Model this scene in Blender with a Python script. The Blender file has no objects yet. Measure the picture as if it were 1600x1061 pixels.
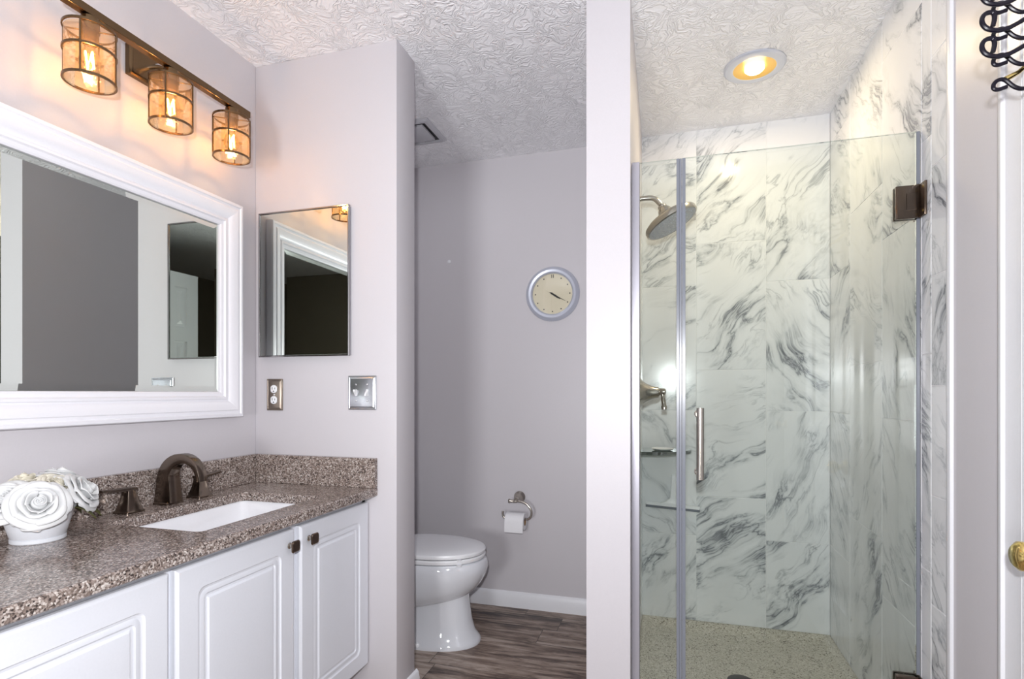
import bpy, bmesh, math, random
from mathutils import Vector, Matrix
random.seed(7)
PI = math.pi
sc = bpy.context.scene
col = sc.collection

# ------------------------------------------------------------------ camera
cam_data = bpy.data.cameras.new('camera')
cam = bpy.data.objects.new('camera', cam_data)
col.objects.link(cam)
cam.location = (0, 0, 1.15)
cam.rotation_euler = (PI/2, 0, 0.2841)
cam_data.sensor_fit = 'HORIZONTAL'
cam_data.sensor_width = 36.0
cam_data.lens = 36.0*859.3/1600.0
cam_data.shift_y = (613.26-530.5)/1600.0
cam_data.clip_start = 0.02
sc.camera = cam

# ------------------------------------------------------------------ world, lights, exposure
world = bpy.data.worlds.new('world')
sc.world = world
world.use_nodes = True
world.node_tree.nodes['Background'].inputs[0].default_value = (0.9, 0.95, 1.0, 1)
world.node_tree.nodes['Background'].inputs[1].default_value = 0.3
sc.view_settings.view_transform = 'Standard'
sc.view_settings.look = 'None'
sc.view_settings.exposure = 0.48
sc.view_settings.gamma = 1.0
sc.view_settings.use_curve_mapping = False
sc.cycles.use_denoising = True
sc.cycles.max_bounces = 12
sc.cycles.diffuse_bounces = 6
sc.cycles.glossy_bounces = 6
sc.cycles.transparent_max_bounces = 24
sc.cycles.caustics_reflective = False
sc.cycles.caustics_refractive = False
sc.cycles.sample_clamp_indirect = 6.0

def lamp(name, kind, loc, energy, color=(1, 1, 1), size=0.03, rot=(0, 0, 0), spread=None):
    d = bpy.data.lights.new(name, kind)
    d.energy = energy
    d.color = color
    if kind == 'AREA':
        d.shape = 'SQUARE'
        d.size = size
        if spread: d.spread = spread
    else:
        d.shadow_soft_size = size
    o = bpy.data.objects.new(name, d)
    o.location = loc
    o.rotation_euler = rot
    col.objects.link(o)
    return o

# the flash on the camera, plus two added fills that stand for no real fitting
FWD = Vector((-math.sin(0.2841), math.cos(0.2841), 0.12))
fl = lamp('camera_flash', 'SPOT', (-0.001, -0.10, 1.29), 74, (0.97, 0.97, 1.0), 0.025, FWD.to_track_quat('-Z', 'Y').to_euler())
fl.data.spot_size = math.radians(150); fl.data.spot_blend = 0.35
lamp('rear_fill', 'AREA', (-0.64, -1.50, 0.95), 11, (0.98, 0.98, 1.0), 0.55, (PI/2+0.30, 0, 0), 1.75)  # added fill from behind the camera

lamp('alcove_fill', 'AREA', (-1.20, 2.20, 2.405), 0.7, (0.95, 0.95, 1.0), 0.3)  # weak fill added to lift the alcove's shaded wall; no fixture there

# ------------------------------------------------------------------ dimensions
XL, YE, XE, YE2, YB, XR, YS, CZ = -1.5626, 1.7788, -0.9508, 1.924, 2.837, 0.688, 2.807, 2.42
YG, ZG = 1.858, 1.905

# ------------------------------------------------------------------ node helpers
def mat(name):
    m = bpy.data.materials.new(name)
    m.use_nodes = True
    nt = m.node_tree
    return m, nt, nt.nodes['Principled BSDF']

def N(nt, kind, **kw):
    n = nt.nodes.new(kind)
    for k, v in kw.items():
        if k.startswith('i_'):
            n.inputs[k[2:].replace('_', ' ')].default_value = v
        else:
            setattr(n, k, v)
    return n

def L(nt, a, b):
    nt.links.new(a, b)

def ramp(nt, fac, stops, interp='LINEAR'):
    r = nt.nodes.new('ShaderNodeValToRGB')
    r.color_ramp.interpolation = interp
    e = r.color_ramp.elements
    while len(e) < len(stops): e.new(0.5)
    for el, (p, c) in zip(e, stops):
        el.position = p
        el.color = (*c, 1) if len(c) == 3 else c
    L(nt, fac, r.inputs[0])
    return r

def math_(nt, op, a, b=None, c=None):
    n = nt.nodes.new('ShaderNodeMath')
    n.operation = op
    for i, v in enumerate((a, b, c)):
        if v is None: continue
        if isinstance(v, (int, float)): n.inputs[i].default_value = v
        else: L(nt, v, n.inputs[i])
    return n.outputs[0]

def coords(nt, kind='Object', scale=(1, 1, 1), rot=(0, 0, 0)):
    t = nt.nodes.new('ShaderNodeTexCoord')
    mp = nt.nodes.new('ShaderNodeMapping')
    mp.inputs['Scale'].default_value = scale
    mp.inputs['Rotation'].default_value = rot
    L(nt, t.outputs[kind], mp.inputs[0])
    return mp.outputs[0]

def noise(nt, vec, scale, detail=4, rough=0.5, dist=0.0):
    n = nt.nodes.new('ShaderNodeTexNoise')
    n.inputs['Scale'].default_value = scale
    n.inputs['Detail'].default_value = detail
    n.inputs['Roughness'].default_value = rough
    n.inputs['Distortion'].default_value = dist
    if vec is not None: L(nt, vec, n.inputs['Vector'])
    return n

def bump(nt, p, height, strength, dist=0.01):
    b = nt.nodes.new('ShaderNodeBump')
    b.inputs['Strength'].default_value = strength
    b.inputs['Distance'].default_value = dist
    L(nt, height, b.inputs['Height'])
    L(nt, b.outputs[0], p.inputs['Normal'])

def simple(name, color, rough=0.5, metal=0.0, spec=0.5, grain=0.0, gscale=200, coat=0.0):
    m, nt, p = mat(name)
    p.inputs['Base Color'].default_value = (*color, 1)
    p.inputs['Roughness'].default_value = rough
    p.inputs['Metallic'].default_value = metal
    p.inputs['Specular IOR Level'].default_value = spec
    if coat:
        p.inputs['Coat Weight'].default_value = coat
        p.inputs['Coat Roughness'].default_value = 0.05
    v = coords(nt)
    n = noise(nt, v, gscale, 3)
    mx = nt.nodes.new('ShaderNodeMix')
    mx.data_type = 'RGBA'
    mx.blend_type = 'MULTIPLY'
    mx.inputs['Factor'].default_value = 0.12
    mx.inputs['A'].default_value = (*color, 1)
    L(nt, n.outputs['Fac'], mx.inputs['B'])
    mx.inputs['Factor'].default_value = 0.05
    L(nt, mx.outputs['Result'], p.inputs['Base Color'])
    if grain: bump(nt, p, n.outputs['Fac'], grain, 0.002)
    return m

# ------------------------------------------------------------------ materials
M = {}
M['paint'] = simple('wall_paint', (0.60, 0.58, 0.605), 0.42, spec=0.45, grain=0.05, gscale=260)
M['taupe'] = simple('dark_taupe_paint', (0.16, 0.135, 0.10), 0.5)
M['trim'] = simple('trim_paint', (0.80, 0.81, 0.84), 0.3)
M['cab'] = simple('cabinet_thermofoil', (0.74, 0.76, 0.81), 0.32)
M['white_frame'] = simple('frame_paint', (0.84, 0.84, 0.88), 0.3)
M['porcelain'] = simple('porcelain', (0.74, 0.76, 0.80), 0.07, coat=0.6)
M['basin'] = simple('basin_porcelain', (0.88, 0.89, 0.92), 0.08, coat=0.5)
M['plastic'] = simple('white_plastic', (0.85, 0.86, 0.88), 0.3)
M['black'] = simple('black_plastic', (0.008, 0.008, 0.010), 0.35)
M['wire_black'] = simple('black_enamel', (0.006, 0.004, 0.010), 0.3, spec=0.3)
M['nickel'] = simple('brushed_nickel', (0.50, 0.46, 0.41), 0.22, metal=1)
M['chrome'] = simple('chrome', (0.80, 0.80, 0.83), 0.08, metal=1)
M['alu'] = simple('satin_aluminium', (0.42, 0.41, 0.46), 0.38, metal=0.45)
M['chrome_plate'] = simple('chrome_plate', (0.62, 0.64, 0.68), 0.24, metal=1)
M['dark_chrome'] = simple('dark_chrome', (0.38, 0.37, 0.37), 0.12, metal=1)
M['steel'] = simple('steel_plate', (0.30, 0.25, 0.21), 0.38, metal=1)
M['bronze'] = simple('oiled_bronze', (0.20, 0.15, 0.115), 0.25, metal=1)
M['bronze_plate'] = simple('bronze_plate', (0.17, 0.135, 0.11), 0.2, metal=1)
M['light_bronze'] = simple('lamp_bronze', (0.17, 0.11, 0.06), 0.26, metal=1)
M['brass'] = simple('brass', (0.80, 0.60, 0.22), 0.16, metal=1)
M['silver_paint'] = simple('silver_clock_rim', (0.60, 0.63, 0.72), 0.32, metal=0.35)
M['cream'] = simple('clock_face', (0.78, 0.72, 0.55), 0.5)
M['dark'] = simple('dark_mark', (0.02, 0.02, 0.02), 0.5)
M['grout'] = simple('grout', (0.80, 0.80, 0.81), 0.8)
M['paper'] = simple('tissue_paper', (0.86, 0.86, 0.88), 0.9, grain=0.2, gscale=120)
M['card'] = simple('cardboard', (0.36, 0.22, 0.12), 0.85)
M['leaf'] = simple('leaf_green', (0.10, 0.10, 0.03), 0.6)
M['seal'] = simple('vinyl_seal', (0.20, 0.215, 0.25), 0.25)
M['pot'] = simple('pot_ceramic', (0.70, 0.72, 0.76), 0.45, grain=0.1, gscale=300)
M['doorpaint'] = simple('door_paint', (0.82, 0.83, 0.86), 0.35)
M['dial_grey'] = simple('grey_grille', (0.50, 0.50, 0.53), 0.5)

def m_rose(name, c0, c1):
    m, nt, p = mat(name)
    v = coords(nt)
    n = noise(nt, v, 25, 3)
    r = ramp(nt, n.outputs['Fac'], [(0.35, c0), (0.65, c1)])
    L(nt, r.outputs[0], p.inputs['Base Color'])
    p.inputs['Roughness'].default_value = 0.75
    p.inputs['Subsurface Weight'].default_value = 0.0
    return m
M['rose_white'] = m_rose('rose_white', (0.62, 0.63, 0.635), (0.72, 0.73, 0.73))
M['rose_cream'] = m_rose('rose_cream', (0.66, 0.62, 0.50), (0.74, 0.71, 0.61))

def m_ceiling():
    m, nt, p = mat('stomped_ceiling')
    p.inputs['Base Color'].default_value = (0.90, 0.90, 0.92, 1)
    p.inputs['Roughness'].default_value = 0.5
    v = coords(nt)
    w = noise(nt, v, 9, 2)
    add = nt.nodes.new('ShaderNodeVectorMath'); add.operation = 'MULTIPLY_ADD'
    L(nt, w.outputs['Color'], add.inputs[0])
    add.inputs[1].default_value = (0.22, 0.22, 0.0)
    L(nt, v, add.inputs[2])
    n = noise(nt, add.outputs[0], 34, 2.0, 0.55, 1.0)
    a = math_(nt, 'ABSOLUTE', math_(nt, 'SUBTRACT', n.outputs['Fac'], 0.5))
    ridge = math_(nt, 'SUBTRACT', 1.0, math_(nt, 'MINIMUM', math_(nt, 'MULTIPLY', a, 8.0), 1.0))
    ridge = math_(nt, 'POWER', ridge, 1.4)
    n2 = noise(nt, v, 75, 3)
    msk = noise(nt, v, 7, 2)
    mk = ramp(nt, msk.outputs['Fac'], [(0.38, (0.55,)*3), (0.58, (1, 1, 1))])
    h = math_(nt, 'ADD', math_(nt, 'MULTIPLY', ridge, mk.outputs[0]), math_(nt, 'MULTIPLY', n2.outputs['Fac'], 0.3))
    bump(nt, p, h, 0.62, 0.006)
    return m
M['ceiling'] = m_ceiling()

def m_granite():
    m, nt, p = mat('speckled_granite')
    v = coords(nt)
    vo = nt.nodes.new('ShaderNodeTexVoronoi')
    vo.inputs['Scale'].default_value = 300
    L(nt, v, vo.inputs['Vector'])
    sep = nt.nodes.new('ShaderNodeSeparateColor')
    L(nt, vo.outputs['Color'], sep.inputs[0])
    n = noise(nt, v, 38, 3, 0.6)
    f = math_(nt, 'ADD', math_(nt, 'MULTIPLY', sep.outputs[0], 0.75), math_(nt, 'MULTIPLY', n.outputs['Fac'], 0.35))
    r = ramp(nt, f, [(0.0, (0.020, 0.018, 0.018)), (0.22, (0.055, 0.042, 0.038)), (0.34, (0.15, 0.115, 0.098)),
                     (0.60, (0.25, 0.195, 0.17)), (0.80, (0.40, 0.345, 0.315)), (0.96, (0.66, 0.61, 0.57))])
    L(nt, r.outputs[0], p.inputs['Base Color'])
    p.inputs['Roughness'].default_value = 0.16
    return m
M['granite'] = m_granite()

def m_pan():
    m, nt, p = mat('terrazzo_pan')
    v = coords(nt)
    vo = nt.nodes.new('ShaderNodeTexVoronoi')
    vo.inputs['Scale'].default_value = 260
    L(nt, v, vo.inputs['Vector'])
    sep = nt.nodes.new('ShaderNodeSeparateColor')
    L(nt, vo.outputs['Color'], sep.inputs[0])
    n = noise(nt, v, 25, 3, 0.6)
    f = math_(nt, 'ADD', math_(nt, 'MULTIPLY', sep.outputs[0], 0.8), math_(nt, 'MULTIPLY', n.outputs['Fac'], 0.3))
    r = ramp(nt, f, [(0.0, (0.05, 0.045, 0.035)), (0.19, (0.12, 0.105, 0.08)), (0.25, (0.43, 0.41, 0.34)),
                     (0.6, (0.50, 0.48, 0.41)), (0.95, (0.68, 0.66, 0.60))])
    L(nt, r.outputs[0], p.inputs['Base Color'])
    p.inputs['Roughness'].default_value = 0.4
    return m
M['pan'] = m_pan()

def m_marble():
    m, nt, p = mat('carrara_tile')
    t = nt.nodes.new('ShaderNodeUVMap'); t.uv_map = 'veins'
    v = t.outputs[0]
    w = noise(nt, v, 2.2, 3, 0.55)
    add = nt.nodes.new('ShaderNodeVectorMath'); add.operation = 'MULTIPLY_ADD'
    L(nt, w.outputs['Color'], add.inputs[0])
    add.inputs[1].default_value = (0.55, 0.30, 0)
    L(nt, v, add.inputs[2])
    mp = nt.nodes.new('ShaderNodeMapping')
    mp.inputs['Scale'].default_value = (0.42, 1.7, 1)
    L(nt, add.outputs[0], mp.inputs[0])
    # broad veins
    n = noise(nt, mp.outputs[0], 2.5, 7, 0.62)
    a = math_(nt, 'ABSOLUTE', math_(nt, 'SUBTRACT', n.outputs['Fac'], 0.5))
    vein = ramp(nt, a, [(0.0, (1, 1, 1)), (0.008, (0.50,)*3), (0.028, (0.16,)*3), (0.07, (0, 0, 0))])
    # thin veins
    n2 = noise(nt, mp.outputs[0], 7.5, 6, 0.6, 0.4)
    a2 = math_(nt, 'ABSOLUTE', math_(nt, 'SUBTRACT', n2.outputs['Fac'], 0.52))
    vein2 = ramp(nt, a2, [(0.0, (0.8,)*3), (0.018, (0.2,)*3), (0.05, (0, 0, 0))])
    msk = noise(nt, v, 2.6, 3, 0.5)
    mk = ramp(nt, msk.outputs['Fac'], [(0.45, (0, 0, 0)), (0.64, (1, 1, 1))])
    msk2 = noise(nt, v, 3.7, 3, 0.5, 0.3)
    mk2 = ramp(nt, msk2.outputs['Fac'], [(0.47, (0, 0, 0)), (0.68, (1, 1, 1))])
    f = math_(nt, 'ADD', math_(nt, 'MULTIPLY', vein.outputs[0], math_(nt, 'MULTIPLY_ADD', mk.outputs[0], 0.92, 0.08)),
              math_(nt, 'MULTIPLY', vein2.outputs[0], math_(nt, 'MULTIPLY', mk2.outputs[0], 0.7)))
    cl = noise(nt, v, 2.0, 3)
    f = math_(nt, 'ADD', f, math_(nt, 'MULTIPLY', math_(nt, 'SUBTRACT', cl.outputs['Fac'], 0.45), 0.18))
    r = ramp(nt, f, [(0.0, (0.80, 0.81, 0.825)), (0.25, (0.60, 0.62, 0.64)), (0.6, (0.32, 0.335, 0.36)), (1.0, (0.16, 0.17, 0.19))])
    L(nt, r.outputs[0], p.inputs['Base Color'])
    p.inputs['Roughness'].default_value = 0.15
    p.inputs['Specular IOR Level'].default_value = 0.28
    return m
M['marble'] = m_marble()

def m_floor():
    m, nt, p = mat('vinyl_plank')
    v = coords(nt)
    s = nt.nodes.new('ShaderNodeSeparateXYZ'); L(nt, v, s.inputs[0])
    pw = 0.152
    row = math_(nt, 'FLOOR', math_(nt, 'DIVIDE', s.outputs[1], pw))
    wn = nt.nodes.new('ShaderNodeTexWhiteNoise'); wn.noise_dimensions = '1D'
    L(nt, row, wn.inputs['W'])
    x2 = math_(nt, 'ADD', s.outputs[0], math_(nt, 'MULTIPLY', wn.outputs[0], 7.0))
    seg = math_(nt, 'FLOOR', math_(nt, 'DIVIDE', x2, 1.22))
    wn2 = nt.nodes.new('ShaderNodeTexWhiteNoise'); wn2.noise_dimensions = '2D'
    cb = nt.nodes.new('ShaderNodeCombineXYZ'); L(nt, row, cb.inputs[0]); L(nt, seg, cb.inputs[1])
    L(nt, cb.outputs[0], wn2.inputs['Vector'])
    c2 = nt.nodes.new('ShaderNodeCombineXYZ')
    L(nt, math_(nt, 'MULTIPLY', x2, 1.6), c2.inputs[0])
    L(nt, math_(nt, 'MULTIPLY', s.outputs[1], 13.0), c2.inputs[1])
    L(nt, math_(nt, 'MULTIPLY', wn2.outputs[0], 30.0), c2.inputs[2])
    n = noise(nt, c2.outputs[0], 1.7, 8, 0.66, 0.7)
    c3 = nt.nodes.new('ShaderNodeCombineXYZ')
    L(nt, math_(nt, 'MULTIPLY', x2, 5), c3.inputs[0])
    L(nt, math_(nt, 'MULTIPLY', s.outputs[1], 22.0), c3.inputs[1])
    L(nt, math_(nt, 'MULTIPLY', wn2.outputs[0], 11.0), c3.inputs[2])
    n2 = noise(nt, c3.outputs[0], 1.0, 6, 0.7, 1.6)
    f = math_(nt, 'ADD', math_(nt, 'MULTIPLY', n.outputs['Fac'], 0.72), math_(nt, 'MULTIPLY', n2.outputs['Fac'], 0.35))
    f = math_(nt, 'ADD', f, math_(nt, 'MULTIPLY', math_(nt, 'SUBTRACT', wn2.outputs[0], 0.5), 0.10))
    r = ramp(nt, f, [(0.40, (0.030, 0.019, 0.015)), (0.47, (0.115, 0.076, 0.058)), (0.54, (0.26, 0.195, 0.155)), (0.64, (0.44, 0.36, 0.305))])
    fr = math_(nt, 'FRACT', math_(nt, 'DIVIDE', s.outputs[1], pw))
    e1 = math_(nt, 'LESS_THAN', fr, 0.012)
    frx = math_(nt, 'FRACT', math_(nt, 'DIVIDE', x2, 1.22))
    e2 = math_(nt, 'LESS_THAN', frx, 0.002)
    e = math_(nt, 'MAXIMUM', e1, e2)
    mx = nt.nodes.new('ShaderNodeMix'); mx.data_type = 'RGBA'
    L(nt, e, mx.inputs['Factor']); L(nt, r.outputs[0], mx.inputs['A'])
    mx.inputs['B'].default_value = (0.02, 0.015, 0.012, 1)
    L(nt, mx.outputs['Result'], p.inputs['Base Color'])
    p.inputs['Roughness'].default_value = 0.4
    bump(nt, p, f, 0.15, 0.004)
    return m
M['floor'] = m_floor()

def m_glass(name, tint, gloss_rough=0.0, ribs=0, base=0.03, gain=0.8):
    """clear sheet: tinted straight-through transmission plus a Fresnel mirror reflection"""
    m, nt, p = mat(name)
    nt.nodes.remove(p)
    out = nt.nodes['Material Output']
    tr = nt.nodes.new('ShaderNodeBsdfTransparent'); tr.inputs[0].default_value = (*tint, 1)
    gl = nt.nodes.new('ShaderNodeBsdfGlossy'); gl.inputs['Roughness'].default_value = gloss_rough
    gl.inputs['Color'].default_value = (0.95, 0.97, 0.97, 1)
    lw = nt.nodes.new('ShaderNodeFresnel'); lw.inputs['IOR'].default_value = 1.5
    mx = nt.nodes.new('ShaderNodeMixShader')
    f = math_(nt, 'MULTIPLY_ADD', lw.outputs[0], gain, base)
    L(nt, f, mx.inputs[0]); L(nt, tr.outputs[0], mx.inputs[1]); L(nt, gl.outputs[0], mx.inputs[2])
    last = mx
    if ribs:
        tl = nt.nodes.new('ShaderNodeBsdfTranslucent'); tl.inputs[0].default_value = (1.0, 0.62, 0.30, 1)
        mx2 = nt.nodes.new('ShaderNodeMixShader'); mx2.inputs[0].default_value = 0.10
        L(nt, mx.outputs[0], mx2.inputs[1]); L(nt, tl.outputs[0], mx2.inputs[2])
        last = mx2
    L(nt, last.outputs[0], out.inputs[0])
    if ribs:
        v = coords(nt)
        n = noise(nt, v, 45, 3)
        b = nt.nodes.new('ShaderNodeBump'); b.inputs['Strength'].default_value = 0.6; b.inputs['Distance'].default_value = 0.004
        L(nt, n.outputs['Fac'], b.inputs['Height']); L(nt, b.outputs[0], gl.inputs['Normal'])
    return m
M['glass'] = m_glass('door_glass', (0.925, 0.95, 0.938), base=0.0, gain=0.8)
M['glass_edge'] = m_glass('glass_edge_green', (0.30, 0.42, 0.40), base=0.1)
M['clock_glass'] = m_glass('clock_glass', (0.98, 0.98, 0.97))
M['amber'] = m_glass('amber_shade_glass', (1.0, 0.84, 0.62), 0.12, ribs=1, base=0.03)
M['bulb'] = m_glass('bulb_glass', (1.0, 0.86, 0.62), 0.02)
M['shelf_glass'] = m_glass('shelf_glass', (0.80, 0.86, 0.82), 0.02, base=0.25)

def m_mirror():
    m, nt, p = mat('silvered_mirror')
    v = coords(nt)
    n = noise(nt, v, 3)
    r = ramp(nt, n.outputs['Fac'], [(0.3, (0.73, 0.78, 0.73)), (0.7, (0.75, 0.80, 0.75))])
    L(nt, r.outputs[0], p.inputs['Base Color'])
    p.inputs['Metallic'].default_value = 1.0
    p.inputs['Roughness'].default_value = 0.0
    return m
M['mirror'] = m_mirror()

def m_emit(name, color, strength):
    m, nt, p = mat(name)
    p.inputs['Base Color'].default_value = (*color, 1)
    p.inputs['Emission Color'].default_value = (*color, 1)
    p.inputs['Emission Strength'].default_value = strength
    return m
M['filament'] = m_emit('glowing_filament', (1.0, 0.66, 0.22), 26)
M['lens_glow'] = m_emit('lit_bulb_face', (1.0, 0.80, 0.45), 9)
M['gold_reflector'] = simple('warm_reflector', (0.85, 0.55, 0.16), 0.35, metal=0.6)

# ------------------------------------------------------------------ geometry helpers
def wloc(o):
    v = Vector((0, 0, 0))
    while o is not None:
        v = v + o.location
        o = o.parent
    return v

def new(name, bm, m, parent=None, smooth=True, angle=35, label=None):
    bmesh.ops.recalc_face_normals(bm, faces=bm.faces)
    me = bpy.data.meshes.new(name)
    if parent is not None:
        off = wloc(parent)
    else:
        xs = [v.co.x for v in bm.verts]; ys = [v.co.y for v in bm.verts]; zs = [v.co.z for v in bm.verts]
        off = Vector(((min(xs)+max(xs))/2, (min(ys)+max(ys))/2, min(zs)))
    bmesh.ops.translate(bm, verts=bm.verts, vec=-off)
    bm.to_mesh(me); bm.free()
    for mm in (m if isinstance(m, (list, tuple)) else [m]):
        me.materials.append(M[mm])
    o = bpy.data.objects.new(name, me)
    col.objects.link(o)
    if parent is not None: o.parent = parent
    else: o.location = off
    if smooth:
        me.polygons.foreach_set('use_smooth', [True]*len(me.polygons))
        me.set_sharp_from_angle(angle=math.radians(angle))
    if label: o['label'] = label
    return o

def tag(o, label, cat, group=None):
    o['label'] = label; o['category'] = cat
    if group: o['group'] = group
    return o

def thing(name, loc, label, cat, group=None):
    o = bpy.data.objects.new(name, None)
    o.empty_display_size = 0.05
    o.location = loc
    col.objects.link(o)
    return tag(o, label, cat, group)

def struct(name, bm, m, smooth=False):
    o = new(name, bm, m, None, smooth)
    o['kind'] = 'structure'
    return o

def B(): return bmesh.new()

def box(bm, x0, y0, z0, x1, y1, z1, bev=0.0, seg=2, mi=0):
    r = bmesh.ops.create_cube(bm, size=1.0)
    vs = r['verts']
    for v in vs:
        v.co = Vector(((x0+x1)/2+v.co.x*(x1-x0), (y0+y1)/2+v.co.y*(y1-y0), (z0+z1)/2+v.co.z*(z1-z0)))
    fs = list({f for v in vs for f in v.link_faces})
    for f in fs: f.material_index = mi
    if bev > 0:
        es = list({e for v in vs for e in v.link_edges})
        r2 = bmesh.ops.bevel(bm, geom=es, offset=bev, segments=seg, affect='EDGES', profile=0.5)
        for f in r2['faces']: f.material_index = mi
    return vs

def loft(bm, loops, cap0=True, cap1=True, closed=True, mi=0, wrap=False):
    vl = [[bm.verts.new(p) for p in lp] for lp in loops]
    n = len(vl[0])
    pairs = list(zip(vl[:-1], vl[1:]))
    if wrap: pairs.append((vl[-1], vl[0]))
    for a, b in pairs:
        for i in range(n if closed else n-1):
            j = (i+1) % n
            try:
                f = bm.faces.new((a[i], a[j], b[j], b[i])); f.material_index = mi
            except ValueError: pass
    if cap0 and not wrap:
        f = bm.faces.new(vl[0]); f.material_index = mi
    if cap1 and not wrap:
        f = bm.faces.new(vl[-1]); f.material_index = mi
    return vl

def frame_of(t, ref=None):
    t = t.normalized()
    u = ref if ref is not None else (Vector((0, 0, 1)) if abs(t.z) < 0.9 else Vector((1, 0, 0)))
    u = (u-t*u.dot(t)).normalized()
    return u, t.cross(u)

def smooth_path(pts, n=6, closed=False):
    P = [Vector(p) for p in pts]
    out = []
    k = len(P)
    rng = range(k if closed else k-1)
    for i in rng:
        p0 = P[(i-1) % k] if closed else P[max(i-1, 0)]
        p1 = P[i]; p2 = P[(i+1) % k]
        p3 = P[(i+2) % k] if closed else P[min(i+2, k-1)]
        for j in range(n):
            t = j/n
            out.append(0.5*((2*p1)+(-p0+p2)*t+(2*p0-5*p1+4*p2-p3)*t*t+(-p0+3*p1-3*p2+p3)*t**3))
    if not closed: out.append(P[-1])
    return out

def tube(bm, pts, r, n=12, closed=False, mi=0, rz=None):
    P = [Vector(p) for p in pts]
    k = len(P)
    u = None
    loops = []
    for i in range(k):
        a = P[(i-1) % k] if (closed or i > 0) else P[i]
        b = P[(i+1) % k] if (closed or i < k-1) else P[i]
        t = (b-a).normalized()
        u, w = frame_of(t, u)
        rr = r[i] if isinstance(r, (list, tuple)) else r
        r2 = rz if rz else rr
        loops.append([P[i]+u*(rr*math.cos(2*PI*j/n))+w*(r2*math.sin(2*PI*j/n)) for j in range(n)])
    loft(bm, loops, wrap=closed, mi=mi)

def lathe(bm, prof, origin=(0, 0, 0), axis=(0, 0, 1), n=32, mi=0, cap0=True, cap1=True):
    ax = Vector(axis).normalized(); O = Vector(origin)
    u, w = frame_of(ax)
    loops = []
    for r, h in prof:
        r = max(r, 1e-5)
        loops.append([O+ax*h+u*(r*math.cos(2*PI*j/n))+w*(r*math.sin(2*PI*j/n)) for j in range(n)])
    loft(bm, loops, cap0, cap1, mi=mi)

def ring_band(bm, c, r, rad_t, h, n=40, mi=0):
    """flat hoop around the vertical axis through c"""
    c = Vector(c)
    loops = []
    for dr, dz in ((-rad_t, -h/2), (0, -h/2), (0, h/2), (-rad_t, h/2)):
        loops.append([c+Vector(((r+dr)*math.cos(2*PI*j/n), (r+dr)*math.sin(2*PI*j/n), dz)) for j in range(n)])
    loft(bm, loops, wrap=True, mi=mi)

def rrect(u0, v0, u1, v1, r, k=5):
    pts = []
    r = max(r, 1e-4)
    for cu, cv, a0 in ((u1-r, v1-r, 0), (u0+r, v1-r, PI/2), (u0+r, v0+r, PI), (u1-r, v0+r, 1.5*PI)):
        for i in range(k+1):
            a = a0+PI/2*i/k
            pts.append((cu+r*math.cos(a), cv+r*math.sin(a)))
    return pts

def panel(bm, rect, levels, fn, cap0=True, cap1=True, k=5, mi=0):
    """levels: (inset, height, corner radius) lofted from first to last; fn(u,v,h) -> point"""
    u0, v0, u1, v1 = rect
    loops = []
    for ins, h, r in levels:
        loops.append([fn(u, v, h) for u, v in rrect(u0+ins, v0+ins, u1-ins, v1-ins, r, k)])
    return loft(bm, loops, cap0, cap1, mi=mi)

# ------------------------------------------------------------------ room shell
bm = B(); box(bm, -1.75, -1.75, -0.12, 2.1, 3.0, 0.0); struct('floor', bm, 'floor')
bm = B(); box(bm, -1.75, -1.75, CZ, 2.1, 3.0, CZ+0.12); struct('ceiling', bm, 'ceiling')
bm = B(); box(bm, -1.72, -1.7, 0, XL, 2.95, CZ); struct('wall_left', bm, 'paint')
bm = B(); box(bm, XL, YE, 0, XE, YE2, CZ, 0.004, 2); struct('wall_vanity_end', bm, 'paint', True)
bm = B(); box(bm, XL, YB, 0, 0.83, 2.95, CZ); struct('wall_back', bm, 'paint')
# partition between the toilet alcove and the shower (slightly out of square, as in the photo)
bm = B()
loft(bm, [[(-0.268, 1.779, z), (-0.129, 1.779, z), (-0.129, 1.80, z), (-0.147, YB, z), (-0.268, YB, z)] for z in (0, CZ)])
struct('wall_partition', bm, 'paint')
# right wall with the door opening
DY0, DY1, DZ = 0.55, 1.345, 2.06
bm = B()
box(bm, XR+0.002, DY1, 0, 0.83, 2.95, CZ)
box(bm, XR+0.002, 0.42, 0, 0.83, DY0, CZ)
box(bm, XR+0.002, DY0, DZ, 0.83, DY1, CZ)
struct('wall_right', bm, 'paint')
bm = B(); box(bm, XL, -1.72, 0, 2.0, -1.6, CZ); box(bm, 1.9, -1.6, 0, 2.0, 0.42, CZ); box(bm, 0.83, 0.42, 0, 2.0, 0.52, CZ); struct('wall_rear', bm, 'taupe')

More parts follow.
